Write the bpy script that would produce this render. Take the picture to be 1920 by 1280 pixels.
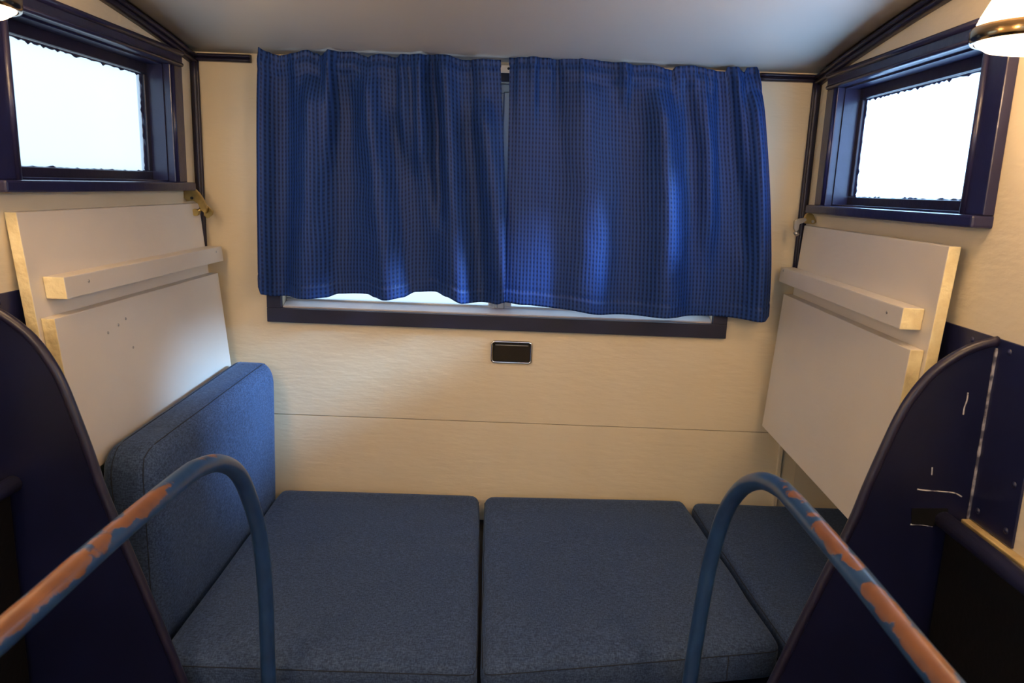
import bpy, bmesh, math, random
from mathutils import Vector, Matrix, noise
random.seed(4)
S = bpy.context.scene
for o in list(bpy.data.objects): bpy.data.objects.remove(o)
COL = S.collection
H = 1.33          # height of the lens above the floor; the z values below are measured from it
V = Vector
rad = math.radians

# ------------------------------------------------------------------ camera, sky, exposure
cam = bpy.data.cameras.new('camera'); camo = bpy.data.objects.new('camera', cam); COL.objects.link(camo)
p_, r_, y_ = rad(11.6), rad(2.085), rad(-.33)
ff = V((math.sin(y_)*math.cos(p_), math.cos(y_)*math.cos(p_), -math.sin(p_)))
rt = V((math.cos(y_), -math.sin(y_), 0)); up = rt.cross(ff)
R2 = math.cos(r_)*rt + math.sin(r_)*up; U2 = -math.sin(r_)*rt + math.cos(r_)*up
camo.matrix_world = Matrix(((R2.x, U2.x, -ff.x, 0), (R2.y, U2.y, -ff.y, -2.0), (R2.z, U2.z, -ff.z, H), (0, 0, 0, 1)))
cam.sensor_width = 36; cam.lens = 1413/1920*36; cam.clip_start = .02
cam.dof.use_dof = True; cam.dof.focus_distance = 1.75; cam.dof.aperture_fstop = 9
S.camera = camo

w = bpy.data.worlds.new('overcast_sky'); S.world = w; w.use_nodes = True
wn = w.node_tree.nodes; wl = w.node_tree.links
bg = wn['Background']; bg.inputs['Strength'].default_value = 2.8
tc = wn.new('ShaderNodeTexCoord'); sx = wn.new('ShaderNodeSeparateXYZ'); mr = wn.new('ShaderNodeMapRange')
cr = wn.new('ShaderNodeValToRGB')
wl.new(tc.outputs['Generated'], sx.inputs[0]); wl.new(sx.outputs['Z'], mr.inputs['Value'])
mr.inputs['From Min'].default_value = -1; mr.inputs['From Max'].default_value = 1
wl.new(mr.outputs[0], cr.inputs[0])
cr.color_ramp.elements[0].color = (.30, .31, .30, 1); cr.color_ramp.elements[0].position = .38
cr.color_ramp.elements[1].color = (.62, .80, 1, 1); cr.color_ramp.elements[1].position = .62
wl.new(cr.outputs[0], bg.inputs['Color'])

S.view_settings.view_transform = 'Standard'; S.view_settings.look = 'None'
S.view_settings.exposure = 0.12; S.view_settings.gamma = 1; S.view_settings.use_curve_mapping = False

sun = bpy.data.lights.new('veiled_sun', 'SUN'); sun.energy = 34.0; sun.angle = rad(13); sun.color = (.40, .66, 1.0)
suno = bpy.data.objects.new('veiled_sun', sun); COL.objects.link(suno)
suno.rotation_euler = V((-1.38, .33, -.66)).to_track_quat('-Z', 'Y').to_euler(); suno.location = (4, -1.5, 4)
LAMP_STRENGTH = 24.0
REAR_FILL_STRENGTH = 75.0  # for the added pair of unseen lamps that even out the room light

# ------------------------------------------------------------------ materials
def mat(name, col, rough=.5, metal=0, col2=None, nscale=8, nstretch=(1, 1, 1), bump=0, bscale=60, bstretch=(1, 1, 1),
        lo=.35, hi=.65, detail=4, sheen=0, spec=.5, coat=0):
    m = bpy.data.materials.new(name); m.use_nodes = True
    n = m.node_tree.nodes; l = m.node_tree.links; b = n['Principled BSDF']
    b.inputs['Base Color'].default_value = (*col, 1); b.inputs['Roughness'].default_value = rough
    b.inputs['Metallic'].default_value = metal; b.inputs['Specular IOR Level'].default_value = spec
    b.inputs['Coat Weight'].default_value = coat
    if sheen:
        b.inputs['Sheen Weight'].default_value = sheen; b.inputs['Sheen Roughness'].default_value = .4
    t = n.new('ShaderNodeTexCoord')
    if col2:
        mp = n.new('ShaderNodeMapping'); mp.inputs['Scale'].default_value = nstretch
        nz = n.new('ShaderNodeTexNoise'); nz.inputs['Scale'].default_value = nscale; nz.inputs['Detail'].default_value = detail
        rp = n.new('ShaderNodeValToRGB')
        rp.color_ramp.elements[0].position = lo; rp.color_ramp.elements[1].position = hi
        rp.color_ramp.elements[0].color = (*col, 1); rp.color_ramp.elements[1].color = (*col2, 1)
        l.new(t.outputs['Object'], mp.inputs[0]); l.new(mp.outputs[0], nz.inputs['Vector'])
        l.new(nz.outputs['Fac'], rp.inputs[0]); l.new(rp.outputs[0], b.inputs['Base Color'])
    if bump:
        mp = n.new('ShaderNodeMapping'); mp.inputs['Scale'].default_value = bstretch
        nz = n.new('ShaderNodeTexNoise'); nz.inputs['Scale'].default_value = bscale; nz.inputs['Detail'].default_value = 5
        bp = n.new('ShaderNodeBump'); bp.inputs['Strength'].default_value = bump; bp.inputs['Distance'].default_value = .004
        l.new(t.outputs['Object'], mp.inputs[0]); l.new(mp.outputs[0], nz.inputs['Vector'])
        l.new(nz.outputs['Fac'], bp.inputs['Height']); l.new(bp.outputs[0], b.inputs['Normal'])
    return m

M = {}
M['cream'] = mat('cream_wall_paint', (.78, .675, .47), .42, col2=(.74, .63, .43), nscale=3, bump=.28, bscale=22, bstretch=(1, 1, 4))
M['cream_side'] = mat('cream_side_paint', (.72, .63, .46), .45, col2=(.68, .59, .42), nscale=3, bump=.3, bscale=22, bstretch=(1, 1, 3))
M['ceiling'] = mat('ceiling_paint', (.66, .635, .60), .45, col2=(.63, .605, .57), nscale=2, bump=.12, bscale=14, bstretch=(1, 3, 1))
M['board'] = mat('board_white_paint', (.69, .635, .55), .38, col2=(.66, .60, .515), nscale=4, bump=.15, bscale=18, bstretch=(1, 1, 4))
M['board_edge'] = mat('board_edge_yellowed', (.80, .70, .42), .6, col2=(.62, .48, .24), nscale=25, lo=.45, hi=.75, bump=.8, bscale=70)
M['navy'] = mat('navy_gloss_paint', (.014, .011, .036), .38, col2=(.010, .009, .024), nscale=6, bump=.3, bscale=30)
M['navy_win'] = mat('navy_window_paint', (.014, .014, .058), .30, col2=(.010, .010, .042), nscale=7, bump=.4, bscale=22, coat=.1)
M['casing'] = mat('navy_casing_satin', (.013, .014, .042), .5, col2=(.010, .011, .030), nscale=9, bump=.15, bscale=40)
M['panel'] = mat('navy_sheet_paint', (.007, .009, .036), .38, col2=(.004, .005, .020), nscale=4, bump=.12, bscale=18, spec=.3)
M['plate'] = mat('navy_steel_plate_paint', (.012, .015, .060), .35, col2=(.008, .010, .04), nscale=5, bump=.12, bscale=25)
M['navy_tube'] = mat('navy_tube_paint', (.022, .024, .070), .35, bump=.2, bscale=40)
M['black'] = mat('black_vinyl', (.003, .003, .004), .7, bump=.2, bscale=90, spec=.2)
M['alu'] = mat('window_aluminium', (.50, .50, .47), .38, .6, bump=.05, bscale=80)
M['sillgrey'] = mat('scuffed_grey_sill', (.66, .60, .54), .5, col2=(.50, .47, .47), nscale=12, lo=.3, hi=.7)
M['white'] = mat('white_enamel', (.88, .86, .76), .35)
M['brass'] = mat('brass', (.50, .37, .13), .3, .95, col2=(.26, .19, .08), nscale=30, bump=.2, bscale=80)
M['nickel'] = mat('nickel', (.42, .40, .37), .28, .9, bump=.1, bscale=70)
M['chrome'] = mat('chrome', (.75, .72, .66), .12, 1)
M['bronze'] = mat('lamp_band_bronze', (.40, .27, .14), .16, 1)
M['blackgloss'] = mat('black_gloss_plastic', (.012, .011, .011), .15)
M['ledge'] = mat('bare_wood_ledge', (.55, .42, .20), .6, col2=(.35, .25, .12), nscale=20)
M['putty'] = mat('chipped_paint_caulk', (.30, .29, .33), .6, col2=(.05, .05, .08), nscale=45, lo=.42, hi=.55)
M['scratch'] = mat('scratch_bare_metal', (.42, .42, .45), .5, col2=(.06, .06, .10), nscale=90, lo=.45, hi=.6)
M['floor'] = mat('brown_floor_paint', (.10, .06, .035), .5, col2=(.07, .04, .02), nscale=6)
M['thread'] = mat('seam_thread', (.012, .018, .032), .9)
M['thread_light'] = mat('seam_thread_lighter', (.06, .075, .11), .9)
M['crack'] = mat('brown_joint_filler', (.32, .26, .18), .8)  # brown strip in the joint between the wall sheets

# window pane: frosted, lets the daylight through
def pane_mat():
    m = bpy.data.materials.new('frosted_glass'); m.use_nodes = True
    n = m.node_tree.nodes; l = m.node_tree.links; n.clear()
    o = n.new('ShaderNodeOutputMaterial'); mx = n.new('ShaderNodeMixShader'); tr = n.new('ShaderNodeBsdfTransparent')
    tl = n.new('ShaderNodeBsdfTranslucent'); gl = n.new('ShaderNodeBsdfGlossy'); m2 = n.new('ShaderNodeMixShader')
    tr.inputs[0].default_value = (.86, .92, .97, 1); tl.inputs[0].default_value = (.85, .91, .97, 1); gl.inputs['Roughness'].default_value = .15
    mx.inputs[0].default_value = .35; m2.inputs[0].default_value = .05
    l.new(tr.outputs[0], mx.inputs[1]); l.new(tl.outputs[0], mx.inputs[2])
    l.new(mx.outputs[0], m2.inputs[1]); l.new(gl.outputs[0], m2.inputs[2]); l.new(m2.outputs[0], o.inputs[0])
    return m
M['pane'] = pane_mat()

def glow_mat(name, col, s):
    m = bpy.data.materials.new(name); m.use_nodes = True
    b = m.node_tree.nodes['Principled BSDF']
    b.inputs['Base Color'].default_value = (.9, .88, .82, 1); b.inputs['Roughness'].default_value = .3
    b.inputs['Emission Color'].default_value = (*col, 1); b.inputs['Emission Strength'].default_value = s
    return m
M['opal'] = glow_mat('lit_opal_glass', (1, .65, .35), LAMP_STRENGTH)
M['opal_rear_fill'] = glow_mat('added_rear_fill_glow', (1, .68, .39), REAR_FILL_STRENGTH)  # glow of the added fill lamps out of view

# denim-like upholstery
def fabric_mat(name, c1, c2, c3):
    m = bpy.data.materials.new(name); m.use_nodes = True
    n = m.node_tree.nodes; l = m.node_tree.links; b = n['Principled BSDF']
    b.inputs['Roughness'].default_value = .85; b.inputs['Specular IOR Level'].default_value = .25
    b.inputs['Sheen Weight'].default_value = .25; b.inputs['Sheen Roughness'].default_value = .35
    b.inputs['Sheen Tint'].default_value = (.45, .65, 1, 1)
    t = n.new('ShaderNodeTexCoord')
    def nz(scale, stretch, detail=3):
        mp = n.new('ShaderNodeMapping'); mp.inputs['Scale'].default_value = stretch
        z = n.new('ShaderNodeTexNoise'); z.inputs['Scale'].default_value = scale; z.inputs['Detail'].default_value = detail
        l.new(t.outputs['Object'], mp.inputs[0]); l.new(mp.outputs[0], z.inputs['Vector']); return z
    a = nz(420, (.28, 1, 1)); d = nz(420, (1, .35, .5)); e = nz(5, (1, 1, 1))
    ad = n.new('ShaderNodeMath'); ad.operation = 'ADD'; l.new(a.outputs['Fac'], ad.inputs[0]); l.new(d.outputs['Fac'], ad.inputs[1])
    hf = n.new('ShaderNodeMath'); hf.operation = 'MULTIPLY'; hf.inputs[1].default_value = .5; l.new(ad.outputs[0], hf.inputs[0])
    rp = n.new('ShaderNodeValToRGB'); rp.color_ramp.elements[0].position = .38; rp.color_ramp.elements[1].position = .64
    rp.color_ramp.elements[0].color = (*c1, 1); rp.color_ramp.elements[1].color = (*c3, 1)
    el = rp.color_ramp.elements.new(.5); el.color = (*c2, 1)
    l.new(hf.outputs[0], rp.inputs[0]); l.new(rp.outputs[0], b.inputs['Base Color'])
    bp = n.new('ShaderNodeBump'); bp.inputs['Strength'].default_value = .4; bp.inputs['Distance'].default_value = .001
    l.new(hf.outputs[0], bp.inputs['Height'])
    b2 = n.new('ShaderNodeBump'); b2.inputs['Strength'].default_value = .35; b2.inputs['Distance'].default_value = .02
    l.new(e.outputs['Fac'], b2.inputs['Height']); l.new(b2.outputs[0], bp.inputs['Normal']); l.new(bp.outputs[0], b.inputs['Normal'])
    return m
M['fabric'] = fabric_mat('blue_melange_upholstery', (.021, .036, .076), (.036, .063, .128), (.064, .104, .195))

# curtain: satin cloth with a waffle weave, driven by the cloth's own UV (metres)
def curtain_mat():
    m = bpy.data.materials.new('blue_waffle_curtain'); m.use_nodes = True
    n = m.node_tree.nodes; l = m.node_tree.links; b = n['Principled BSDF']
    b.inputs['Roughness'].default_value = .5; b.inputs['Specular IOR Level'].default_value = .22
    b.inputs['Sheen Weight'].default_value = .15; b.inputs['Sheen Roughness'].default_value = .3; b.inputs['Sheen Tint'].default_value = (.1, .3, 1, 1)
    uv = n.new('ShaderNodeUVMap'); sp = n.new('ShaderNodeSeparateXYZ'); l.new(uv.outputs[0], sp.inputs[0])
    def wave(sock, period):
        k = n.new('ShaderNodeMath'); k.operation = 'MULTIPLY'; k.inputs[1].default_value = 2*math.pi/period; l.new(sock, k.inputs[0])
        s = n.new('ShaderNodeMath'); s.operation = 'SINE'; l.new(k.outputs[0], s.inputs[0])
        r = n.new('ShaderNodeMapRange'); r.inputs['From Min'].default_value = -.5; r.inputs['From Max'].default_value = .6; l.new(s.outputs[0], r.inputs['Value'])
        return r.outputs[0]
    a = wave(sp.outputs['X'], .0098); c = wave(sp.outputs['Y'], .0112)
    mu = n.new('ShaderNodeMath'); mu.operation = 'MULTIPLY'; l.new(a, mu.inputs[0]); l.new(c, mu.inputs[1])
    mu2 = n.new('ShaderNodeMath'); mu2.operation = 'MULTIPLY_ADD'; mu2.inputs[1].default_value = .45; l.new(mu.outputs[0], mu2.inputs[0])
    k3 = n.new('ShaderNodeMath'); k3.operation = 'MULTIPLY'; k3.inputs[1].default_value = .42; l.new(a, k3.inputs[0]); l.new(k3.outputs[0], mu2.inputs[2])
    # plain cloth in the header and the hem (UV y beyond the weave)
    rp = n.new('ShaderNodeValToRGB'); rp.color_ramp.elements[0].color = (.019, .059, .235, 1); rp.color_ramp.elements[1].color = (.005, .013, .055, 1)
    l.new(mu2.outputs[0], rp.inputs[0]); l.new(rp.outputs[0], b.inputs['Base Color'])
    inv = n.new('ShaderNodeMath'); inv.operation = 'SUBTRACT'; inv.inputs[0].default_value = 1; l.new(mu2.outputs[0], inv.inputs[1])
    bp = n.new('ShaderNodeBump'); bp.inputs['Strength'].default_value = .55; bp.inputs['Distance'].default_value = .0015
    l.new(inv.outputs[0], bp.inputs['Height']); l.new(bp.outputs[0], b.inputs['Normal'])
    tl = n.new('ShaderNodeBsdfTranslucent'); tl.inputs[0].default_value = (.01, .04, .25, 1)
    mx = n.new('ShaderNodeMixShader'); mx.inputs[0].default_value = .08
    l.new(b.outputs[0], mx.inputs[1]); l.new(tl.outputs[0], mx.inputs[2]); l.new(mx.outputs[0], n['Material Output'].inputs[0])
    return m
M['curtain'] = curtain_mat()

# worn tube: blue paint rubbed through to brown primer along the top where hands slide
def worn_mat():
    m = bpy.data.materials.new('worn_blue_tube_paint'); m.use_nodes = True
    n = m.node_tree.nodes; l = m.node_tree.links; b = n['Principled BSDF']
    b.inputs['Roughness'].default_value = .3
    t = n.new('ShaderNodeTexCoord'); uv = n.new('ShaderNodeUVMap'); sp = n.new('ShaderNodeSeparateXYZ')
    l.new(uv.outputs[0], sp.inputs[0])     # UV x: metres along the tube, y: wear weight painted at modelling time
    mp = n.new('ShaderNodeMapping'); mp.inputs['Scale'].default_value = (1, 1, 1)
    z = n.new('ShaderNodeTexNoise'); z.inputs['Scale'].default_value = 26; z.inputs['Detail'].default_value = 5; z.inputs['Roughness'].default_value = .55
    l.new(t.outputs['Object'], mp.inputs[0]); l.new(mp.outputs[0], z.inputs['Vector'])
    ad = n.new('ShaderNodeMath'); ad.operation = 'ADD'; l.new(sp.outputs['Y'], ad.inputs[0]); l.new(z.outputs['Fac'], ad.inputs[1])
    rp = n.new('ShaderNodeValToRGB'); rp.color_ramp.elements[0].position = .93; rp.color_ramp.elements[1].position = .96
    l.new(ad.outputs[0], rp.inputs[0])
    z2 = n.new('ShaderNodeTexNoise'); z2.inputs['Scale'].default_value = 40; l.new(t.outputs['Object'], z2.inputs['Vector'])
    c2 = n.new('ShaderNodeValToRGB'); c2.color_ramp.elements[0].color = (.085, .036, .022, 1); c2.color_ramp.elements[1].color = (.22, .092, .038, 1)
    l.new(z2.outputs['Fac'], c2.inputs[0])
    c1 = n.new('ShaderNodeValToRGB'); c1.color_ramp.elements[0].color = (.010, .030, .085, 1); c1.color_ramp.elements[1].color = (.022, .065, .17, 1)
    l.new(z2.outputs['Fac'], c1.inputs[0])
    mx = n.new('ShaderNodeMix'); mx.data_type = 'RGBA'
    l.new(rp.outputs[0], mx.inputs[0]); l.new(c1.outputs[0], mx.inputs[6]); l.new(c2.outputs[0], mx.inputs[7]); l.new(mx.outputs[2], b.inputs['Base Color'])
    bp = n.new('ShaderNodeBump'); bp.inputs['Strength'].default_value = .25; bp.inputs['Distance'].default_value = .002; bp.invert = True
    l.new(rp.outputs[0], bp.inputs['Height']); l.new(bp.outputs[0], b.inputs['Normal'])
    return m
M['worn'] = worn_mat()

# ------------------------------------------------------------------ helpers
def newbm(): return bmesh.new()
ORG = {}
def link(name, bm, m, parent=None, smooth=False):
    if parent is None:
        vs = [v.co for v in bm.verts]
        org = V(((min(v.x for v in vs)+max(v.x for v in vs))/2, (min(v.y for v in vs)+max(v.y for v in vs))/2, min(v.z for v in vs)+H))
    else: org = V(ORG[parent.name])
    for v in bm.verts: v.co = v.co + V((0, 0, H)) - org
    bmesh.ops.recalc_face_normals(bm, faces=bm.faces)
    me = bpy.data.meshes.new(name); bm.to_mesh(me); bm.free()
    for mm in (m if isinstance(m, (list, tuple)) else [m]): me.materials.append(mm)
    if smooth:
        for f in me.polygons: f.use_smooth = True
    o = bpy.data.objects.new(name, me); COL.objects.link(o)
    ORG[o.name] = tuple(org)
    if parent is None: o.location = org
    else: o.parent = parent
    return o
def empty(name, loc):
    o = bpy.data.objects.new(name, None); COL.objects.link(o); o.location = V(loc)+V((0, 0, H)); o.empty_display_size = .05
    ORG[o.name] = tuple(o.location); return o
def tag(o, label, cat, group=None):
    o['label'] = label; o['category'] = cat
    if group: o['group'] = group
    return o
def structure(o): o['kind'] = 'structure'; return o
def box(bm, x0, x1, y0, y1, z0, z1, mi=0, bev=0, f=None):
    """axis box, optionally passed through f(Vector)->Vector"""
    b = bmesh.new(); bmesh.ops.create_cube(b, size=1)
    for v in b.verts: v.co = V((x0+(x1-x0)*(v.co.x+.5), y0+(y1-y0)*(v.co.y+.5), z0+(z1-z0)*(v.co.z+.5)))
    if bev: bmesh.ops.bevel(b, geom=list(b.edges), offset=bev, segments=2, affect='EDGES', profile=.6)
    add(bm, b, mi, f)
def add(bm, b, mi=0, f=None):
    mp = {}
    for v in b.verts: mp[v] = bm.verts.new(f(v.co.copy()) if f else v.co)
    for fc in b.faces:
        try: nf = bm.faces.new([mp[v] for v in fc.verts])
        except ValueError: continue
        nf.material_index = mi if mi is not None else fc.material_index
        nf.smooth = fc.smooth
    b.free()
def prism(bm, pts, axis, a0, a1, mi=0, bev=0):
    """polygon pts (2D in the two other axes, in order) extruded along axis from a0 to a1"""
    def mk(p, a):
        return V((a, p[0], p[1])) if axis == 0 else V((p[0], a, p[1])) if axis == 1 else V((p[0], p[1], a))
    b = bmesh.new()
    A = [b.verts.new(mk(p, a0)) for p in pts]; B = [b.verts.new(mk(p, a1)) for p in pts]
    b.faces.new(A); b.faces.new(list(reversed(B)))
    for i in range(len(pts)): b.faces.new([A[i], B[i], B[(i+1) % len(pts)], A[(i+1) % len(pts)]])
    bmesh.ops.recalc_face_normals(b, faces=b.faces)
    if bev: bmesh.ops.bevel(b, geom=list(b.edges), offset=bev, segments=2, affect='EDGES')
    add(bm, b, mi)
def catmull(P, n=8, closed=False):
    P = [V(p) for p in P]; out = []; N = len(P)
    rng = range(N) if closed else range(N-1)
    for i in rng:
        g = (lambda k: P[k % N]) if closed else (lambda k: P[max(0, min(N-1, k))])
        a, b, c, d = g(i-1), g(i), g(i+1), g(i+2)
        for k in range(n):
            t = k/n
            out.append(.5*((2*b)+(c-a)*t+(2*a-5*b+4*c-d)*t*t+(3*b-a-3*c+d)*t**3))
    if not closed: out.append(P[-1])
    return out
def tube(bm, P, r, seg=12, closed=False, cap=True, wear=None):
    P = [V(p) for p in P]; N = len(P); rings = []; L = 0
    uvl = bm.loops.layers.uv.verify() if wear else None
    t0 = (P[1]-P[0]).normalized()
    ref = V((0, 0, 1)) if abs(t0.z) < .9 else V((1, 0, 0))
    nrm = (ref - t0*ref.dot(t0)).normalized(); info = {}
    for i in range(N):
        a = P[(i-1) % N] if (closed or i > 0) else P[0]; c = P[(i+1) % N] if (closed or i < N-1) else P[-1]
        t = (c-a).normalized(); nrm = (nrm - t*nrm.dot(t)).normalized(); bi = t.cross(nrm)
        if i: L += (P[i]-P[i-1]).length
        rr = r(i/(N-1)) if callable(r) else r
        ring = []
        for k in range(seg):
            an = 2*math.pi*k/seg; d = nrm*math.cos(an)+bi*math.sin(an)
            v = bm.verts.new(P[i]+d*rr); ring.append(v)
            if wear: info[v] = (L, wear(P[i], d, L))
        rings.append(ring)
    rg = range(N) if closed else range(N-1)
    for i in rg:
        A, B = rings[i], rings[(i+1) % N]
        for k in range(seg):
            f = bm.faces.new([A[k], A[(k+1) % seg], B[(k+1) % seg], B[k]]); f.smooth = True
            if wear:
                for lp in f.loops: lp[uvl].uv = info[lp.vert]
    if cap and not closed:
        bm.faces.new(list(reversed(rings[0]))); bm.faces.new(rings[-1])
def lathe(bm, prof, c, seg=40, mi=0, axis=2):
    """prof: list of (radius, height); closed at radius 0 ends"""
    rings = []
    for r, h in prof:
        if r < 1e-6: rings.append([bm.verts.new(V(c)+V((0, 0, h)))])
        else: rings.append([bm.verts.new(V(c)+V((r*math.cos(2*math.pi*k/seg), r*math.sin(2*math.pi*k/seg), h))) for k in range(seg)])
    for A, B in zip(rings, rings[1:]):
        for k in range(seg):
            k2 = (k+1) % seg
            q = [A[k % len(A)], A[k2 % len(A)], B[k2 % len(B)], B[k % len(B)]]
            q = list(dict.fromkeys(q))
            if len(q) > 2:
                f = bm.faces.new(q); f.smooth = True; f.material_index = mi
def sm(t): t = max(0, min(1, t)); return t*t*(3-2*t)
def interp(pts, x):
    if x <= pts[0][0]: return pts[0][1]
    for (a, va), (b, vb) in zip(pts, pts[1:]):
        if x <= b: return va+(vb-va)*sm((x-a)/(b-a))
    return pts[-1][1]

# ------------------------------------------------------------------ the room (cross section: low arched roof across the y axis)
XL, XR, YB, ZF = -.845, .738, -2.7, -H
def zc(y):
    s = -y; return .300+.060*s*(2.7-s)
TH = .055     # wall thickness
YS = [-2.7*i/36 for i in range(37)]

def side_wall(name, x0, sgn, holes, low=None):
    """holes: (y0,y1,z0,z1), cut right through"""
    ys = sorted(set([round(v, 5) for v in YS]+[h for q in holes for h in q[:2]]+([low[0]] if low else [])))
    zs = sorted(set([ZF]+[h for q in holes for h in q[2:]]))
    bm = newbm(); x1 = x0+sgn*TH
    for a, b in zip(ys, ys[1:]):
        my = (a+b)/2
        zz = [z for z in zs]
        segs = []
        cuts = [(q[2], q[3]) for q in holes if q[0] < my < q[1]]
        if cuts: z0, z1 = cuts[0]; segs = [((ZF, z0), (ZF, z0)), ((z1, zc(a)), (z1, zc(b)))]
        else: segs = [((ZF, zc(a)), (ZF, zc(b)))]
        if low and low[0] < my < low[1]:
            segs = [(((low[3], sa[1]) if sa[0] == ZF else sa), ((low[3], sb[1]) if sb[0] == ZF else sb)) for sa, sb in segs]
        for (la, ha), (lb, hb) in segs:
            pts = [(x0, a, la), (x0, b, lb), (x0, b, hb), (x0, a, ha), (x1, a, la), (x1, b, lb), (x1, b, hb), (x1, a, ha)]
            v = [bm.verts.new(p) for p in pts]
            for q in ((0, 1, 2, 3), (4, 7, 6, 5), (0, 4, 5, 1), (3, 2, 6, 7)): bm.faces.new([v[k] for k in q])
            if True:
                bm.faces.new([v[k] for k in (0, 3, 7, 4)]); bm.faces.new([v[k] for k in (1, 5, 6, 2)])
    bmesh.ops.remove_doubles(bm, verts=bm.verts, dist=1e-5)
    # drop the inner faces shared by neighbouring columns
    seen = {}
    for f in list(bm.faces): seen.setdefault(frozenset(v.index for v in f.verts), []).append(f)
    bm.verts.index_update()
    seen = {}
    for f in list(bm.faces): seen.setdefault(frozenset(v.index for v in f.verts), []).append(f)
    for k, fs in seen.items():
        if len(fs) > 1:
            for f in fs: bm.faces.remove(f)
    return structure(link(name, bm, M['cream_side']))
WIN = (-.735, -.170, -.018, .252)
WIN2 = (-2.53, -1.965, -.018, .252)
wall_left = side_wall('wall_left', XL, -1, [WIN, WIN2])
wall_right = side_wall('wall_right', XR, 1, [WIN, WIN2], (-.85, 0, ZF+.01, -.63))

# back wall: an upper and a lower sheet with the joint between them
WX0, WX1, WZ0, WZ1 = -.632, .522, -.340, .258
wall_back = empty('wall_back', (0, .02, ZF)); structure(wall_back)
bm = newbm(); zj = -.6405
for a in ((XL, WX0, zj+.0012, .36), (WX1, XR, zj+.0012, .36), (WX0, WX1, zj+.0012, WZ0), (WX0, WX1, WZ1, .36)):
    box(bm, a[0]-(TH if a[0] == XL else 0), a[1]+(TH if a[1] == XR else 0), 0, .06, a[2], a[3])
bmesh.ops.remove_doubles(bm, verts=bm.verts, dist=1e-5)
upper = link('wall_panel', bm, M['cream'], wall_back)
bm = newbm(); box(bm, XL-TH, XR+TH, .0008, .06, ZF, zj-.0012, bev=.0012); link('wall_panel', bm, M['cream'], wall_back)
bm = newbm(); box(bm, XL, XR, .004, .05, zj-.003, zj+.003); link('joint_filler', bm, M['crack'], wall_back)
# recess under the right side wall, where the bench runs on out of sight
XRR = 1.08
bm = newbm(); box(bm, XR+TH, XRR, 0.0008, .06, ZF, -.56); box(bm, XRR, XRR+.04, -.91, .06, ZF, -.56)
box(bm, XR+TH, XRR, -.91, -.86, ZF, -.56); box(bm, XR+TH, XRR, -.86, 0, -.60, -.56)
structure(link('wall_recess', bm, M['cream_side']))
bm = newbm(); box(bm, .738, .748, -.012, .0, -.921, -.56, bev=.002)
tn0 = structure(link('trim_20', bm, M['cream_side']))
# rear wall behind the lens, with the opposite window
bm = newbm()
for a in ((XL, -.55, ZF, .36), (.45, XR, ZF, .36), (-.55, .45, ZF, -.334), (-.55, .45, .255, .36)):
    box(bm, a[0], a[1], YB-.06, YB, a[2], a[3])
bmesh.ops.remove_doubles(bm, verts=bm.verts, dist=1e-5)
structure(link('wall_front', bm, M['cream']))
# ceiling
bm = newbm(); A = []
for y in YS:
    A.append([bm.verts.new((x, y+(.06 if y == 0 else -.06 if y == YS[-1] else 0), zc(y)+dz)) for x, dz in ((XL-TH, 0), (XR+TH, 0), (XR+TH, .03), (XL-TH, .03))])
for a, b in zip(A, A[1:]):
    for k in range(4):
        f = bm.faces.new([a[k], a[(k+1) % 4], b[(k+1) % 4], b[k]]); f.smooth = k in (0, 2)
bm.faces.new(A[0]); bm.faces.new(A[-1])
structure(link('ceiling', bm, M['ceiling']))
bm = newbm(); box(bm, XL-TH, XR+TH, YB-.06, .06, ZF-.05, ZF); structure(link('floor', bm, M['floor']))

# ------------------------------------------------------------------ mouldings
def bead_profile(bm, path_fn, n, w, d, mi=0):
    """double-bead moulding; path_fn(t) -> (origin, u (across), v (off the wall))"""
    prof = []
    for k in range(9):
        a = math.pi*k/8; prof.append((w*(.25-.25*math.cos(a)), d*(.45+.5*math.sin(a))))
    for k in range(1, 9):
        a = math.pi*k/8; prof.append((w*(.75-.25*math.cos(a)), d*(.45+.38*math.sin(a))))
    prof = [(0, 0)]+prof+[(w, 0)]
    R = []
    for i in range(n+1):
        o, u, v = path_fn(i/n)
        R.append([bm.verts.new(V(o)+V(u)*a+V(v)*b) for a, b in prof])
    for a, b in zip(R, R[1:]):
        for k in range(len(prof)-1):
            f = bm.faces.new([a[k], a[k+1], b[k+1], b[k]]); f.smooth = True
        bm.faces.new([a[-1], a[0], b[0], b[-1]])
    bm.faces.new(R[0]); bm.faces.new(R[-1])
tn = 0
def trim(bm, m=None):
    global tn; tn += 1
    return structure(link('trim_%d' % tn, bm, m or M['navy']))
for sx_, X in ((1, XL), (-1, XR)):
    bm = newbm()     # arched moulding under the roof on the side wall
    def pf(t, X=X, sx_=sx_):
        y = -.004-2.69*t; return (X, y, zc(y)-.001), (0, 0, -1), (sx_, 0, 0)
    bead_profile(bm, pf, 40, .027, .020); trim(bm)
    bm = newbm()     # upright moulding in the corner
    def pf(t, X=X, sx_=sx_):
        return (X+sx_*.001, -.022, .296-t*.50), (sx_*.35, .94, 0), (sx_*.80, -.30, 0)
    bead_profile(bm, pf, 12, .0225, .017); trim(bm)
for a, b in ((XL+.005, -.695), (.586, XR-.005)):      # back wall moulding, cut either side of the curtains
    bm = newbm()
    def pf(t, a=a, b=b): return (a+(b-a)*t, 0, .301), (0, 0, -1), (0, -1, 0)
    bead_profile(bm, pf, 12, .019, .017); trim(bm)

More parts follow.
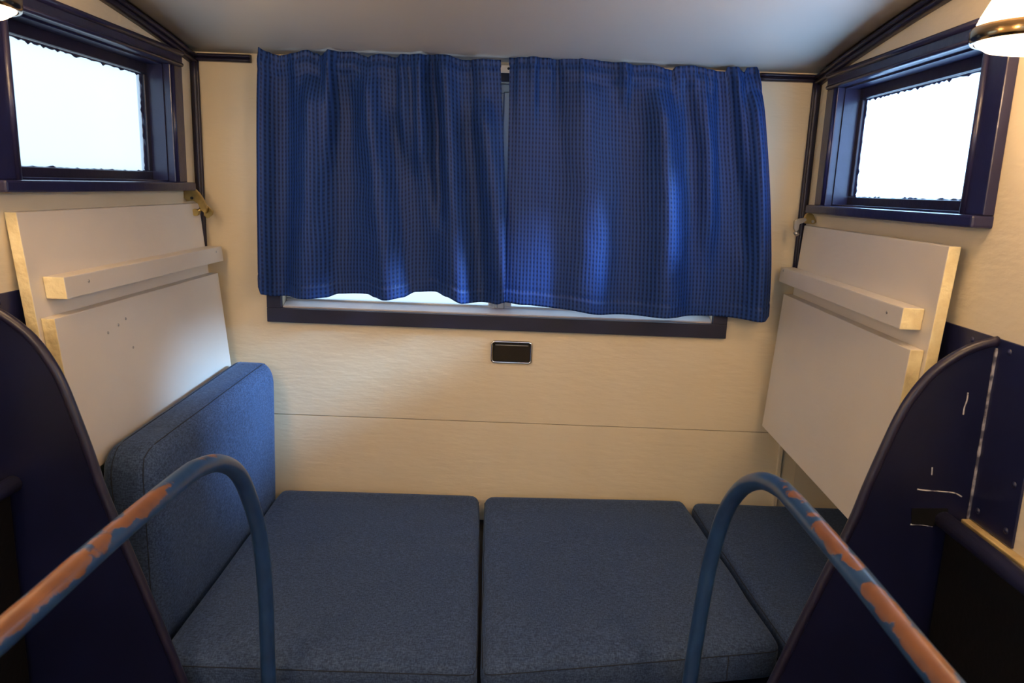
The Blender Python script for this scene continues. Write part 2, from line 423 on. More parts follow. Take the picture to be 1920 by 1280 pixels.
# ------------------------------------------------------------------ side windows
def side_window(name, X, s, q, near, rough_paint=True):
    """s: direction pointing into the room; q: opening; near: True if the near casing is at the lower y"""
    y0, y1, z0, z1 = q; xi = X; inn = lambda d: X+s*d
    def bx(bm, a, b, *r, **k): box(bm, min(a, b), max(a, b), *r, **k)
    w_ = empty(name, (X, (y0+y1)/2, z0)); structure(w_)
    # reveal boards lining the opening
    for nm, yy in (('reveal_board', (y1-.004, y1)), ('reveal_board', (y0, y0+.004))):
        bm = newbm(); bx(bm, inn(.001), inn(-.054), yy[0], yy[1], z0, z1); link(nm, bm, M['navy_win'], w_)
    for zz in ((z1-.004, z1), (z0, z0+.004)):
        bm = newbm(); bx(bm, inn(.001), inn(-.054), y0+.004, y1-.004, zz[0], zz[1]); link('reveal_board', bm, M['navy_win'], w_)
    # casing boards with a bead along the inner edge
    cw = .064
    def cas(ya, yb, za, zb, bead):
        bm = newbm(); bx(bm, inn(0), inn(.018), ya, yb, za, zb, bev=.002)
        if bead: tube(bm, bead, .006, 8)
        link('casing_board', bm, M['navy_win'], w_)
    e = inn(.018)
    cas(y1, y1+cw, z0, z1, [(e, y1+.010, z0+.002), (e, y1+.010, z1-.002)])
    cas(y0-cw, y0, z0, z1, [(e, y0-.010, z0-.01), (e, y0-.010, z1-.002)])
    bm = newbm(); bx(bm, inn(0), inn(.020), y0-cw, y1+cw, z1, z1+.038, bev=.002)
    tube(bm, [(inn(.02), y0-cw+.004, z1+.031), (inn(.02), y1+cw-.004, z1+.031)], .0065, 10)
    tube(bm, [(inn(.02), y0-cw+.004, z1+.005), (inn(.02), y1+cw-.004, z1+.005)], .0045, 8)
    link('head_casing', bm, M['navy_win'], w_)
    bm = newbm(); bx(bm, inn(-.03), inn(.034), y0-cw, y1+cw+.012, z0-.020, z0, bev=.004); link('sill', bm, M['navy_win'], w_)
    # sash and its wavy painted edge
    xs0, xs1 = inn(-.034), inn(-.054)
    sw = .020
    for (ya, yb, za, zb) in ((y0, y1, z0, z0+.022), (y0, y1, z1-.028, z1), (y0, y0+sw, z0+.022, z1-.028), (y1-sw, y1, z0+.022, z1-.028)):
        bm = newbm(); bx(bm, xs0, xs1, ya+.002, yb-.002, za+.002, zb-.0, bev=.002); link('sash_bar', bm, M['navy'], w_)
    bm = newbm(); bx(bm, inn(-.043), inn(-.047), y0+sw-.004, y1-sw+.004, z0+.02, z1-.026); link('pane', bm, M['pane'], w_)
    # ragged paint line lapping onto the pane
    bm = newbm(); rnd = random.Random(int(y1*1000)+int(X*100))
    xx = inn(-.0425)
    def rag(p0, p1, nrm, n, base, amp):
        prev = None
        for i in range(n+1):
            t = i/n; p = V(p0)+(V(p1)-V(p0))*t; h = base+amp*rnd.random()*rnd.random()
            cur = (bm.verts.new(p), bm.verts.new(p+V(nrm)*h), bm.verts.new(p+V((s*.003, 0, 0))), bm.verts.new(p+V(nrm)*h*.8+V((s*.0012, 0, 0))))
            if prev:
                bm.faces.new([prev[2], cur[2], cur[3], prev[3]]); bm.faces.new([prev[3], cur[3], cur[1], prev[1]])
                bm.faces.new([prev[0], prev[1], cur[1], cur[0]]); bm.faces.new([prev[0], cur[0], cur[2], prev[2]])
            prev = cur
    ya, yb, za, zb = y0+sw, y1-sw, z0+.022, z1-.028
    rag((xx, ya, zb), (xx, yb, zb), (0, 0, -1), 60, .002, .006)
    rag((xx, ya, za), (xx, yb, za), (0, 0, 1), 60, .001, .004)
    rag((xx, yb, za), (xx, yb, zb), (0, -1, 0), 30, .003, .008)
    rag((xx, ya, za), (xx, ya, zb), (0, 1, 0), 30, .001, .004)
    link('paint_lap', bm, M['navy_win'], w_)
    return w_
side_window('window_2', XL, 1, WIN, True)
side_window('window_3', XR, -1, WIN, True)
side_window('window_4', XL, 1, WIN2, True)
side_window('window_5', XR, -1, WIN2, True)

# ------------------------------------------------------------------ centre window behind the curtains
w1 = empty('window_1', (-.055, 0, WZ0)); structure(w1)
cw = .038
for a in ((WX0-cw, WX1+cw, WZ0-cw, WZ0), (WX0-cw, WX0, WZ0, WZ1), (WX1, WX1+cw, WZ0, WZ1), (WX0-cw, WX1+cw, WZ1, WZ1+.028)):
    bm = newbm(); box(bm, a[0], a[1], -.017, 0, a[2], a[3], bev=.0015); link('casing_board', bm, M['casing'], w1)
bm = newbm(); prism(bm, [(-.004, WZ0), (.034, WZ0), (.034, WZ0+.017), (-.004, WZ0+.004)], 0, WX0+.001, WX1-.001, bev=.001); link('inner_sill', bm, M['sillgrey'], w1)
for a in ((WX0, WX1, WZ0+.004, WZ0+.021), (WX0, WX1, WZ1-.024, WZ1), (WX0, WX0+.022, WZ0+.022, WZ1-.024), (WX1-.022, WX1, WZ0+.022, WZ1-.024)):
    bm = newbm(); box(bm, a[0], a[1], .030, .058, a[2], a[3], bev=.002); link('aluminium_frame', bm, M['alu'], w1)
bm = newbm(); box(bm, -.080, -.018, .032, .056, WZ0+.014, WZ1-.02); box(bm, -.069, -.062, .022, .034, WZ0+.014, WZ1-.02, bev=.001); box(bm, -.056, -.036, .024, .034, WZ0+.014, WZ1-.02, bev=.003)
link('meeting_stile', bm, M['alu'], w1)
for a, b in ((WX0+.02, -.062), (-.035, WX1-.02)):
    bm = newbm(); box(bm, a, b, .042, .046, WZ0+.02, WZ1-.022); link('pane', bm, M['pane'], w1)
w6 = empty('window_6', (-.05, YB, -.334)); structure(w6)
for a in ((-.55, .45, -.334, -.31), (-.55, .45, .232, .255), (-.55, -.525, -.31, .232), (.425, .45, -.31, .232)):
    bm = newbm(); box(bm, a[0], a[1], YB-.045, YB-.02, a[2], a[3], bev=.002); link('aluminium_frame', bm, M['alu'], w6)
bm = newbm(); box(bm, -.53, .43, YB-.036, YB-.032, -.315, .236); link('pane', bm, M['pane'], w6)

# ------------------------------------------------------------------ curtains
def curtain(name, nu, nv, xt, xb, top, bot, ridges, label, seed, side):
    """xt/xb: (left,right) x at top/bottom; top/bot: [(x,z)] outlines; ridges: (u_top,u_bot,w_top,w_bot,amp,v0,v1) positive = towards the room"""
    bm = newbm(); uvl = bm.loops.layers.uv.verify(); G = []; rnd = random.Random(seed)
    yb = -.058
    gath = [(rnd.random(), rnd.uniform(.012, .028), rnd.uniform(-1, 1)) for _ in range(26)]
    for j in range(nv+1):
        v = j/nv; row = []
        for i in range(nu+1):
            u = i/nu
            e = (1-(1-v)**1.6)
            xl = xt[0]+(xb[0]-xt[0])*e; xr = xt[1]+(xb[1]-xt[1])*e
            x = xl+(xr-xl)*u
            zt = interp(top, xt[0]+(xt[1]-xt[0])*u); zb = interp(bot, xb[0]+(xb[1]-xb[0])*u)
            # header stays pinched, then the cloth falls
            z = zt+(zb-zt)*v
            d = 0
            for (ut, ub, wt, wb, a, v0, v1) in ridges:
                f = sm((v-v0+.10)/.16)*(1-sm((v-v1)/.2)) if v1 < 1 else sm((v-v0+.10)/.16)
                uc = ut+(ub-ut)*v; wd = wt+(wb-wt)*v
                d += 1.75*a*f*math.exp(-((u-uc)/wd)**2)
            g = 0
            for (uc, wd, a) in gath: g += a*math.exp(-((u-uc)/wd)**2)
            k = 1-sm((v-.02)/.36)
            d += .011*g*k
            d += .003*noise.noise(V((u*9, v*3, seed)))+.0015*noise.noise(V((u*22, v*7, seed+3)))
            # rod pocket bulge between the header stitch and the pocket stitch
            d += .004*math.exp(-((v-.052)/.022)**2) - .0015*math.exp(-((v-.09)/.010)**2)-.0012*math.exp(-((v-.024)/.008)**2)
            if v > .945: d += .0022
            if .938 < v <= .947: d -= .0016
            x += .004*noise.noise(V((u*14, v*5, seed+7)))*(u*(1-u)*4)
            if v < .03: x += .002*math.sin(u*150+seed)
            d = -.024*math.tanh(-d/.024) if d < 0 else d
            row.append((bm.verts.new((x, yb-d, z)), u, v))
        G.append(row)
    W = abs(xb[1]-xb[0])*1.10; Hh = .62
    for j in range(nv):
        for i in range(nu):
            q = [G[j][i], G[j+1][i], G[j+1][i+1], G[j][i+1]]
            f = bm.faces.new([a[0] for a in q]); f.smooth = True
            for lp, a in zip(f.loops, q):
                lp[uvl].uv = (a[1]*W, a[2]*Hh)
    o = link(name, bm, M['curtain'], None, True)
    md = o.modifiers.new('cloth_thickness', 'SOLIDIFY'); md.thickness = .0016; md.offset = 0
    return o
def px(p, y=-.060):
    """survey reading -> (x, z) on the upright plane at depth y (fixed survey axes, independent of the camera)"""
    d = (p[0]-960)/1413*V((0.999279, 0.013071, 0.035639))-(p[1]-640)/1413*V((-0.037539, 0.200732, 0.978927))+V((-0.005642, 0.979559, -0.201078))
    q = V((0, -2, 0))+d*((y+2)/d.y); return (q.x, q.z)
topL = [px(p) for p in ((485, 88), (500, 97), (522, 103), (548, 100), (575, 93), (590, 99), (601, 104), (615, 96), (660, 97), (680, 103), (690, 107), (712, 101), (740, 107), (760, 102), (790, 103), (810, 100), (835, 103), (865, 111), (900, 111), (938, 112))]
botL = [px(p) for p in ((488, 536), (494, 550), (512, 556), (560, 556), (612, 557), (632, 552), (690, 551), (705, 556), (722, 560), (755, 557), (778, 549), (815, 548), (838, 555), (868, 567), (930, 568), (948, 563))]
topR = [px(p) for p in ((956, 107), (1100, 108), (1130, 114), (1160, 117), (1192, 122), (1220, 121), (1250, 128), (1262, 130), (1275, 123), (1295, 122), (1345, 131), (1362, 133), (1368, 124), (1385, 126), (1395, 134), (1405, 125), (1418, 124), (1424, 132))]
botR = [px(p) for p in ((945, 566), (980, 571), (1060, 580), (1130, 590), (1200, 592), (1260, 592), (1330, 594), (1385, 597), (1425, 599), (1442, 590))]
cl = curtain('curtain', 300, 120, (px((485, 90))[0], px((938, 112))[0]), (px((489, 550))[0], px((947, 560))[0]), topL, botL, [
    (.02, .01, .03, .03, .012, .0, 1), (.10, .09, .04, .05, -.014, .05, 1), (.235, .20, .045, .075, .024, .15, 1),
    (.36, .33, .045, .07, -.014, .15, 1), (.44, .53, .04, .06, .020, .10, 1), (.53, .66, .03, .085, -.016, .28, 1),
    (.595, .60, .025, .03, .013, 0, .30), (.66, .66, .022, .03, .012, 0, .35), (.715, .74, .018, .03, -.018, .02, .55), (.77, .80, .03, .06, .016, .05, 1),
    (.86, .90, .04, .04, -.010, .25, 1), (.90, 1.0, .05, .055, .022, .22, 1), (.30, .26, .02, .02, .010, 0, .3)], '', 3, 0)
tag(cl, 'blue waffle-weave curtain covering the left half of the centre window, deeply folded', 'curtain', 'short blue curtains on the centre window')
c2 = curtain('curtain', 300, 120, (px((956, 107))[0], px((1424, 130))[0]), (px((945, 566))[0], px((1438, 592))[0]), topR, botR, [
    (.04, .05, .05, .06, .004, .1, 1), (.18, .20, .05, .06, -.006, .1, 1), (.30, .31, .06, .08, .009, .1, 1), (.47, .45, .05, .07, -.010, .12, 1),
    (.60, .61, .05, .065, .024, .14, 1), (.70, .72, .035, .05, -.010, .1, 1), (.76, .80, .03, .045, .008, .1, .6), (.845, .82, .02, .06, -.018, .02, 1),
    (.90, .91, .02, .03, .012, 0, .35), (.885, .90, .02, .03, -.012, 0, .6), (.965, .955, .028, .042, .026, .12, 1)], '', 11, 1)
tag(c2, 'blue waffle-weave curtain covering the right half of the centre window, hanging flatter', 'curtain', 'short blue curtains on the centre window')
# flat white sash rod that carries both curtains
bm = newbm()
box(bm, -.672, .562, -.0325, -.0285, .276, .294, bev=.001)
for x in (-.672, .556): box(bm, x, x+.006, -.0285, 0, .278, .292, bev=.001)
rod = empty('curtain_rod', (-.05, -.04, .27)); tag(rod, 'flat white curtain rod showing in the gap between the two blue curtains', 'curtain rod')
link('rod', bm, M['white'], rod)
bm = newbm(); lathe(bm, [(0, -.002), (.003, -.002), (.003, .002), (0, .002)], (0, 0, 0), 14)
for v in bm.verts: v.co = V((-.0445, -.033, .286))+V((v.co.x, v.co.z, v.co.y))
link('screw_hole', bm, M['blackgloss'], rod)

# ------------------------------------------------------------------ folded bunk boards on the side walls
def bunk(name, s, X, front0, lean, yaw, y0, y1, label, hinge, zbC, screws):
    """s = +1 board on the left wall, -1 on the right; front0 = distance of the board's face from the wall at its top"""
    root = empty(name, (X, (y0+y1)/2, -.5)); tag(root, label, 'folding bunk', 'folded bunk boards on the side walls')
    def W(p):    # local: p.x distance in front of the back board's rear face, p.y along, p.z height
        d = front0+p.x+lean*(-p.z-.07)+yaw*(p.y-(-.4))
        return V((X+s*d, p.y, p.z))
    def bd(nm, t0, t1, ya, yb, za, zb, bev=.0015):
        b = bmesh.new(); box(b, t0, t1, ya, yb, za, zb, bev=bev)
        for f in b.faces:
            f.material_index = 1 if f.normal.y < -.7 or (nm == 'back_board' and f.normal.y < -.3) else 0
        bm = newbm(); b.faces.ensure_lookup_table()
        b.normal_update()
        for f in b.faces: f.material_index = 1 if f.normal.y < -.6 else 0
        add(bm, b, None, W)
        return link(nm, bm, [M['board'], M['board_edge']], root)
    bd('back_board', -.020, 0, y0, y1, -.52, -.070)
    bd('front_board', .0005, .024, y0+.010, y1-.0, zbC, -.247)
    bt = bd('batten', .0005, .037, y0+.035, y1+.016, -.217, -.179, .002)
    for (yy, zz, dd) in screws:
        bm = newbm(); lathe(bm, [(0, .0012), (.0022, .0012), (.003, 0), (.003, -.003), (0, -.003)], (0, 0, 0), 12)
        for v in bm.verts: v.co = W(V((dd+v.co.z, yy+v.co.x, zz+v.co.y)))
        link('screw', bm, M['nickel'], root)
    return root, W
bl, WL_ = bunk('bunk_board', 1, XL, .020, .10, 0, -.762, -.050, 'cream painted bunk board folded up against the left wall under its window', 0, -.53,
    [(-.655, -.194, .037), (-.075, -.190, .037), (-.60, -.30, .024), (-.56, -.292, .024), (-.53, -.285, .024), (-.52, -.345, .024)])
br, WR_ = bunk('bunk_board', -1, XR, .026, .055, -.028, -.752, -.052, 'cream painted bunk board folded up against the right wall, lower edge showing', 0, -.605,
    [(-.06, -.186, .037), (-.66, -.196, .037)])

def extr(pts, y, t, f=lambda p: px(p, -.06)):
    q = [f(p) for p in pts]; bm = newbm(); prism(bm, q, 1, y-t/2, y+t/2, bev=.0008); return bm
# brass catch at the left board's top corner
hy = -.085
P = lambda p: px(p, hy)
a = extr([(345, 354), (352, 350), (364, 352), (374, 362), (383, 376), (389, 390), (386, 400), (379, 394), (372, 381), (364, 376), (352, 377), (346, 370)], hy, .012, P)
hb = link('catch', a, M['brass'], bl, False)
a = extr([(379, 390), (386, 386), (397, 396), (394, 404), (386, 410), (380, 404)], hy+.012, .008, P); link('catch_tongue', a, M['brass'], hb)
bm = newbm(); c = px((362, 371), hy)
tube(bm, [(c[0], hy-.009, c[1]), (c[0], hy+.004, c[1])], .0035, 12); link('catch_pin', bm, M['blackgloss'], hb)
bm = newbm(); c = px((368, 398), hy); tube(bm, [(c[0], hy-.008, c[1]), (c[0], hy+.006, c[1])], .0085, 16)
c2_ = px((377, 392), hy); tube(bm, [(c[0], hy, c[1]), (c2_[0], hy, c2_[1])], .0045, 10); link('catch_roller', bm, M['brass'], hb)
# nickel catch at the right board's top corner
P = lambda p: px(p, hy)
a = extr([(1489, 414), (1493, 411), (1508, 408), (1512, 412), (1506, 417), (1498, 420), (1496, 430), (1491, 436), (1488, 428)], hy, .010, P)
hb2 = link('catch', a, M['nickel'], br)
a = extr([(1512, 402), (1519, 397), (1526, 404), (1531, 416), (1526, 420), (1511, 419), (1508, 411)], hy+.004, .012, P); link('catch_plate', a, M['brass'], hb2)
bm = newbm(); c = px((1523, 415), hy); tube(bm, [(c[0], hy-.006, c[1]), (c[0], hy, c[1])], .0035, 12); link('catch_pin', bm, M['nickel'], hb2)
bm = newbm(); tube(bm, [(px((1491, 436), hy)[0], hy, px((1491, 434), hy)[1]), (px((1495, 441), hy)[0], hy, px((1494, 441), hy)[1])], .006, 10); link('catch_roller', bm, M['nickel'], hb2)

# ------------------------------------------------------------------ black flush fitting under the window
sk = empty('flush_socket', (-.012, 0, -.472)); tag(sk, 'small black rectangular flush fitting with a chrome rim in the wall below the window', 'wall fitting')
def rrect(x0, x1, z0, z1, r, n=6):
    out = []
    for cx, cz, a0 in ((x1-r, z1-r, 0), (x0+r, z1-r, 90), (x0+r, z0+r, 180), (x1-r, z0+r, 270)):
        for k in range(n+1): a = rad(a0+90*k/n); out.append((cx+r*math.cos(a), cz+r*math.sin(a)))
    return out
sx0, sx1, sz0, sz1 = -.068, .045, -.4715, -.4085
bm = newbm(); tube(bm, [(a, -.004, b) for a, b in rrect(sx0+.003, sx1-.003, sz0+.003, sz1-.003, .008)], .0034, 10, closed=True); link('bezel', bm, M['chrome'], sk)
bm = newbm(); prism(bm, rrect(sx0+.003, sx1-.003, sz0+.003, sz1-.003, .008), 1, -.002, .002); link('cover', bm, M['blackgloss'], sk)
bm = newbm(); prism(bm, rrect(sx0+.009, sx1-.008, sz0+.009, sz1-.009, .005), 1, -.006, -.002, bev=.0015); link('flap', bm, M['blackgloss'], sk)
bm = newbm(); box(bm, sx0+.012, sx1-.012, -.0072, -.006, sz1-.0125, sz1-.0105); link('flap_ridge', bm, M['nickel'], sk)

# ------------------------------------------------------------------ bench under the cushions
bench = empty('bench', (-.05, -.4, ZF)); tag(bench, 'dark painted wooden bench platform carrying the blue seat cushions along the end wall', 'bench')
bm = newbm(); box(bm, XL+.003, XRR-.003, -.795, -.003, -.955, -.930, bev=.002); link('platform', bm, M['panel'], bench)
bm = newbm(); box(bm, XL+.003, XR-.003, -.765, -.745, ZF+.002, -.955); link('front_board', bm, M['panel'], bench)

# ------------------------------------------------------------------ cushions
def cushion(name, C8, r, crown, seams, label, group, n=(26, 30, 10), puff=(0, 0, 0), seed=0, mm='fabric'):
    """C8(u,v,w) maps the unit cube to space; r = (ru,rv,rw) rounding in each unit direction"""
    bm = newbm(); idx = {}
    def shape(u, v, w_):
        # unit coords in [-1,1]; superellipse rounding near the edges
        q = []
        for c_, rr in ((u, r[0]), (v, r[1]), (w_, r[2])): q.append(max(-1+rr, min(1-rr, c_)))
        d = V(((u-q[0])/r[0], (v-q[1])/r[1], (w_-q[2])/r[2]))
        L = d.length
        if L > 1e-9: d = d/L*min(1, L) if L > 1 else d
        cu = V((q[0]+d.x*r[0], q[1]+d.y*r[1], q[2]+d.z*r[2]))
        fu = (1-cu.x**4); fv = (1-cu.y**4); fw = (1-cu.z**4)
        cu.z += crown[2]*fu*fv*(1 if cu.z > 0 else -.2)*abs(cu.z)
        cu.x += crown[0]*fv*fw*cu.x*(abs(cu.x) > .5)
        cu.y += crown[1]*fu*fw*cu.y*(abs(cu.y) > .5)
        nn = .012*noise.noise(V((cu.x*2.2+seed, cu.y*2.2, cu.z*2)))
        cu.z += nn*(n[2] < 20); cu.x += .008*noise.noise(V((cu.y*3+seed, cu.z*3, 5)))
        return C8(cu.x, cu.y, cu.z)
    def vert(i, j, k):
        key = (i, j, k)
        if key not in idx:
            # concentrate the grid lines near the edges
            cc = []
            for a, N in ((i, n[0]), (j, n[1]), (k, n[2])):
                t = 2*a/N-1; cc.append(math.copysign(1-(1-abs(t))**1.5, t))
            idx[key] = bm.verts.new(shape(*cc))
        return idx[key]
    for k in (0, n[2]):
        for i in range(n[0]):
            for j in range(n[1]): bm.faces.new([vert(i, j, k), vert(i+1, j, k), vert(i+1, j+1, k), vert(i, j+1, k)])
    for i in (0, n[0]):
        for j in range(n[1]):
            for k in range(n[2]): bm.faces.new([vert(i, j, k), vert(i, j+1, k), vert(i, j+1, k+1), vert(i, j, k+1)])
    for j in (0, n[1]):
        for i in range(n[0]):
            for k in range(n[2]): bm.faces.new([vert(i, j, k), vert(i+1, j, k), vert(i+1, j, k+1), vert(i, j, k+1)])
    root = empty(name, C8(0, 0, -1)); tag(root, label, 'cushion', group)
    o = link('cover', bm, M[mm], root, True)
    for pts, mt in seams(shape):
        b2 = newbm(); tube(b2, pts, .0011, 6, closed=False); link('seam', b2, M[mt], root)
    return root
def quad8(BL, BR, FR, FL, z0, z1):
    """seat cushion: u left-right, v back(+1) to front(-1), w bottom-top"""
    BL, BR, FR, FL = map(V, (BL, BR, FR, FL))
    def f(u, v, w_):
        a = (u+1)/2; b = (v+1)/2
        p = (FL*(1-a)+FR*a)*(1-b)+(BL*(1-a)+BR*a)*b
        return V((p.x, p.y, z0+(z1-z0)*(w_+1)/2))
    return f
def seat_seams(shape, vx=None):
    out = []
    K = .955; Wz = .90
    N = 30
    def loop(w_, ku=1, kv=1):
        pts = []
        for (a, b) in (((-ku, kv), (ku, kv)), ((ku, kv), (ku, -kv)), ((ku, -kv), (-ku, -kv)), ((-ku, -kv), (-ku, kv))):
            for i in range(N):
                t = i/N; pts.append(shape(a[0]+(b[0]-a[0])*t, a[1]+(b[1]-a[1])*t, w_))
        pts.append(pts[0]); return pts
    out.append((loop(.60), 'thread'))
    if vx is not None: out.append(([shape(vx, -1, .62-k*.16) for k in range(9)], 'thread'))
    return out
GR = 'blue seat cushions on the bench'
zt, zb_ = -.838, -.921
cushion('seat_cushion', quad8((-.636, -.042), (-.086, -.030), (-.048, -.806), (-.622, -.812), zb_, zt), (.085, .07, .62), (.004, .004, .08), lambda s: seat_seams(s),
        'blue melange seat cushion on the left of the bench, against the upright cushion', GR, seed=1)
cushion('seat_cushion', quad8((-.072, -.034), (.486, -.012), (.533, -.695), (-.040, -.806), zb_, zt), (.085, .07, .62), (.004, .004, .08), lambda s: seat_seams(s, .62),
        'blue melange seat cushion in the middle of the bench, front edge running askew', GR, seed=5)
cushion('seat_cushion', quad8((.505, -.014), (1.04, -.014), (1.06, -.74), (.552, -.72), zb_, zt-.004), (.085, .07, .62), (.004, .004, .06), lambda s: seat_seams(s),
        'blue melange seat cushion half hidden in the right corner behind the handrail', GR, seed=9)
# upright cushion on the left: u across its thickness (+1 = front), v along (+1 = at the end wall), w up
def bc(u, v, w_):
    b = (v+1)/2; a = (u+1)/2; t = (w_+1)/2
    y = -.715+(-.045+.715)*b
    xf = -.651+(.011)*b + .006*t; xb = -.757+.012*(1-t)
    x = xb+(xf-xb)*a
    ztop = -.492+.020*b
    return V((x, y-.006*t*(1-b), -.918+(ztop+.918)*t))
def bseams(shape):
    out = []; N = 24
    for ku in (.98, -.75):
        for kw in (1,):
            pts = []
            uu = .60 if ku > 0 else -.45
            path = [(-1, -.9), (-1, 1), (1, 1), (1, -.9)]
            for (a, b) in zip(path, path[1:]):
                for i in range(N): t = i/N; pts.append(shape(uu, a[0]+(b[0]-a[0])*t, a[1]+(b[1]-a[1])*t))
            out.append((pts, 'thread'))
    return out
cushion('backrest_cushion', bc, (.60, .15, .26), (.04, .0, .0), bseams, 'upright blue cushion leaning along the left side against the bunk board', None, n=(14, 30, 26), seed=3)

# ------------------------------------------------------------------ bench-end panels with rolled rims
profR = [(.736, -.204), (.700, -.216), (.672, -.233), (.644, -.258), (.622, -.290), (.604, -.328), (.586, -.385), (.568, -.448), (.552, -.510), (.520, -.606), (.487, -.705), (.455, -.803), (.405, -.960), (.35, -1.13)]
YP = -.862
def end_panel(mirror, label):
    f = (lambda x: x) if not mirror else (lambda x: -x-.107)
    XW = f(.7365)
    pts = [(f(a), b) for a, b in profR]
    cm = catmull([(a, 0, b) for a, b in pts], 4)
    root = empty('bench_end_panel', (f(.55), YP, ZF)); tag(root, label, 'panel', 'navy bench end panels')
    bm = newbm(); poly = [(p.x, p.z) for p in cm]+[(f(.35), ZF+.002), (XW, ZF+.002)]
    prism(bm, poly, 1, YP-.003, YP+.003); link('sheet', bm, M['panel'], root)
    bm = newbm(); tube(bm, [(p.x, YP, p.z) for p in cm], .0078, 10); link('rim', bm, M['navy'], root)
    bm = newbm()      # knobbly weld / paint bead where the sheet meets the wall plate
    rnd = random.Random(2); path = [(XW-(.0035 if not mirror else -.0035), YP-.004, -.215-.28*k/40) for k in range(41)]
    tube(bm, path, lambda t: .0022+.0022*abs(noise.noise(V((t*16, 1, mirror)))), 8); link('weld_bead', bm, M['putty'], root)
    return root, f
pr, fR = end_panel(False, 'navy metal bench-end panel with a rounded top on the right, scratched and carrying a tube')
pl_, fL = end_panel(True, 'near-black navy bench-end panel with a rounded top on the left')
def pxy(p, y): a = px(p, y); return V((a[0], y, a[1]))
yf = YP-.0036
for pts in ([(1720, 917), (1735, 919), (1775, 922), (1792, 925), (1803, 931)], [(1815, 736), (1813, 750), (1808, 765), (1806, 777)], [(1748, 876), (1747, 890)], [(1707, 983), (1730, 984), (1748, 987)]):
    bm = newbm(); tube(bm, catmull([pxy(p, yf) for p in pts], 5), .0012, 6); link('scratch', bm, M['scratch'], pr)
bm = newbm(); a = [px(p, YP) for p in ((1707, 951), (1775, 951), (1775, 984), (1707, 984))]; prism(bm, a, 1, YP-.0045, YP-.003); link('slot', bm, M['black'], pr)

# ------------------------------------------------------------------ navy steel plates riveted to the side walls
for X, s, y0 in ((XR, -1, -.972), (XL, 1, -.972)):
    bm = newbm(); box(bm, min(X, X+s*.004), max(X, X+s*.004), y0, -.60, -.492, -.200, bev=.001)
    pt = trim(bm, M['plate'])
    for yy, zz in ((-.895, -.215), (-.955, -.215), (-.955, -.40), (-.955, -.472), (-.885, -.472), (-.80, -.215)):
        bm = newbm(); lathe(bm, [(0, .0026), (.003, .002), (.0052, 0), (.0052, -.001), (0, -.001)], (0, 0, 0), 12)
        for v in bm.verts: v.co = V((X+s*.004+s*v.co.z, yy+v.co.x, zz+v.co.y))
        link('rivet', bm, M['plate'], pt)
    bm = newbm(); box(bm, min(X, X+s*.016), max(X, X+s*.016), -1.9, YP-.004, -.506, -.494, bev=.002); trim(bm, M['ledge'])

# tube and hanging board in front of each end panel
for mirror, f in ((0, fR), (1, fL)):
    x = f(.694)
    root = empty('grab_tube', (x, -1.2, ZF))
    tag(root, ('navy tube arm running forward from the right bench-end panel, over a black board' if not mirror else 'navy tube arm running forward from the left bench-end panel at the picture edge'), 'grab rail', 'tube arms beside the end panels')
    bm = newbm(); tube(bm, [(x, YP+.0-.004, -.497), (x, -1.75, -.494)], .0138, 16); link('arm_tube', bm, M['navy_tube'], root)
    bm = newbm(); box(bm, x-.006+(.008 if not mirror else -.008), x+.006+(.008 if not mirror else -.008), -1.74, YP-.012, ZF+.002, -.512, bev=.002); link('side_board', bm, M['black'], root)

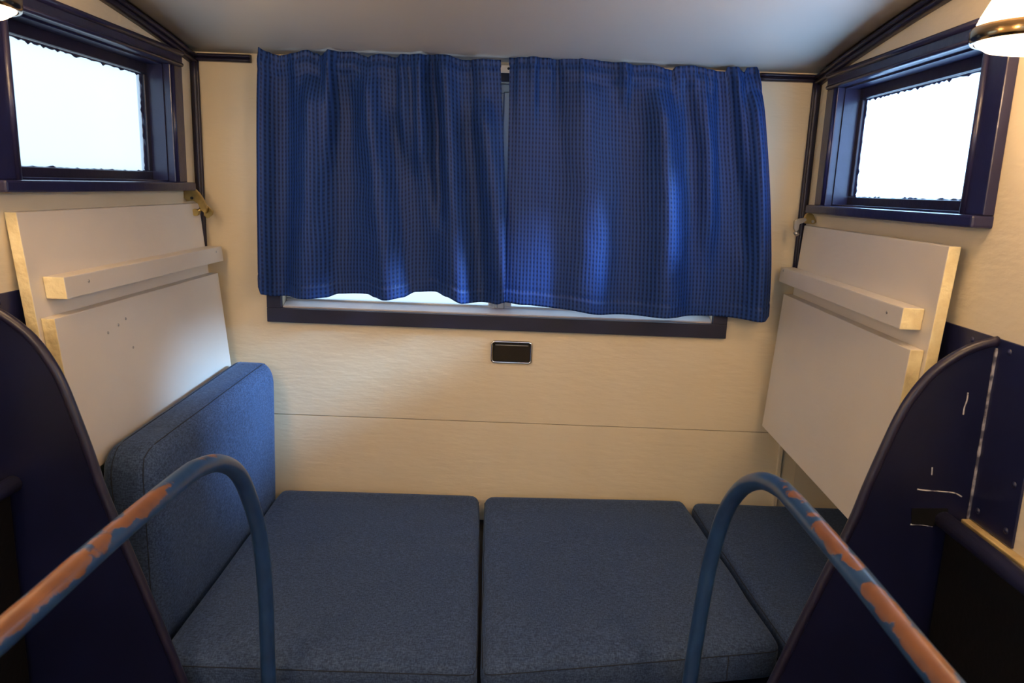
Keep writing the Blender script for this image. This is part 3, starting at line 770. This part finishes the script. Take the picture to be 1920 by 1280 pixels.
# ------------------------------------------------------------------ bent tube handrails
def rail(P, label, phase):
    root_pts = [V((q.x, q.y, q.z-.006*sm((q.z+.60)/.1))) for q in catmull(P, 10)]
    bm = newbm()
    def wear(p, d, L):
        up_ = d.z
        t = max(0, min(1, (p.z+.60)/.16)) if p.y > -1.0 else 1
        near = sm((-1.02-p.y)/.35)          # rubbed most where it is gripped
        up_ = d.z*.92-.38*(1 if p.x > 0 else -1)*d.x
        gap = .30*max(0, noise.noise(V((L*17, p.x*9, 2)))-.12)
        return (max(0, up_)**.6*(.43+.12*near)*t-gap) if up_ > .35 else -.3
    tube(bm, root_pts, .0124, 20, wear=wear)
    o = link('handrail', bm, M['worn'], None); tag(o, label, 'handrail', 'bent tube handrails')
    return o
rail([(-.40, -.862, ZF+.001), (-.40, -.862, -1.05), (-.40, -.864, -.80), (-.40, -.866, -.663), (-.40, -.888, -.545), (-.40, -.930, -.462), (-.40, -.972, -.412), (-.40, -1.03, -.378), (-.40, -1.09, -.361), (-.40, -1.142, -.356), (-.40, -1.309, -.354), (-.40, -1.467, -.357), (-.40, -1.72, -.357), (-.40, -1.80, -.40), (-.40, -1.82, -.50), (-.40, -1.82, ZF+.001)],
     'bent blue tube handrail on the left, rubbed orange-brown on top', 0)
rail([(.290, -.880, ZF+.001), (.300, -.880, -1.05), (.310, -.880, -.80), (.318, -.880, -.66), (.326, -.884, -.560), (.333, -.905, -.478), (.340, -.950, -.418), (.346, -1.010, -.381), (.350, -1.07, -.366), (.350, -1.12, -.362), (.350, -1.29, -.362), (.350, -1.47, -.367), (.350, -1.72, -.367), (.350, -1.80, -.41), (.350, -1.82, -.50), (.350, -1.82, ZF+.001)],
     'bent blue tube handrail on the right, worn to brown in patches along the top', 1)

# ------------------------------------------------------------------ pendant lamps
def lamp(x, y, z, label, glass='opal'):
    root = empty('ceiling_lamp', (x, y, z)); tag(root, label, 'lamp', 'opal glass ceiling lamps')
    R = .070
    bm = newbm(); lathe(bm, [(R-.003, .020), (R-.008, .034), (R-.018, .055), (R-.030, .078), (R-.039, .100), (R-.045, .122), (.020, .135), (0, .136)], (x, y, z)); link('glass_shade', bm, M[glass], root)
    bm = newbm(); lathe(bm, [(R-.006, .020), (R, .020), (R+.002, .016), (R+.002, .004), (R, 0), (R-.006, 0), (R-.006, .020)], (x, y, z)); link('metal_band', bm, M['bronze'], root)
    bm = newbm(); lathe(bm, [(0, -.014), (.03, -.0125), (.052, -.008), (R-.006, 0), (R-.006, .004), (0, .004)], (x, y, z)); link('glass_lens', bm, M[glass], root)
    bm = newbm(); zt_ = zc(y); lathe(bm, [(0, .134), (.024, .134), (.026, .145), (.020, zt_-z-.012), (.040, zt_-z-.004), (.042, zt_-z), (0, zt_-z)], (x, y, z)); link('ceiling_cap', bm, M['bronze'], root)
    return root
lamp(.657, -.95, .208, 'lit opal glass lamp with a metal band at the upper right, before the right window')
lamp(-.749, -.95, .207, 'lit opal glass lamp with a metal band at the upper left corner of the picture')

lamp(.657, -1.78, .205, 'added opal fill lamp, out of view on the right side of the ceiling', 'opal_rear_fill')  # rear pair is added out of view as fill for the back wall
lamp(-.749, -1.78, .205, 'added opal fill lamp, out of view on the left side of the ceiling', 'opal_rear_fill')
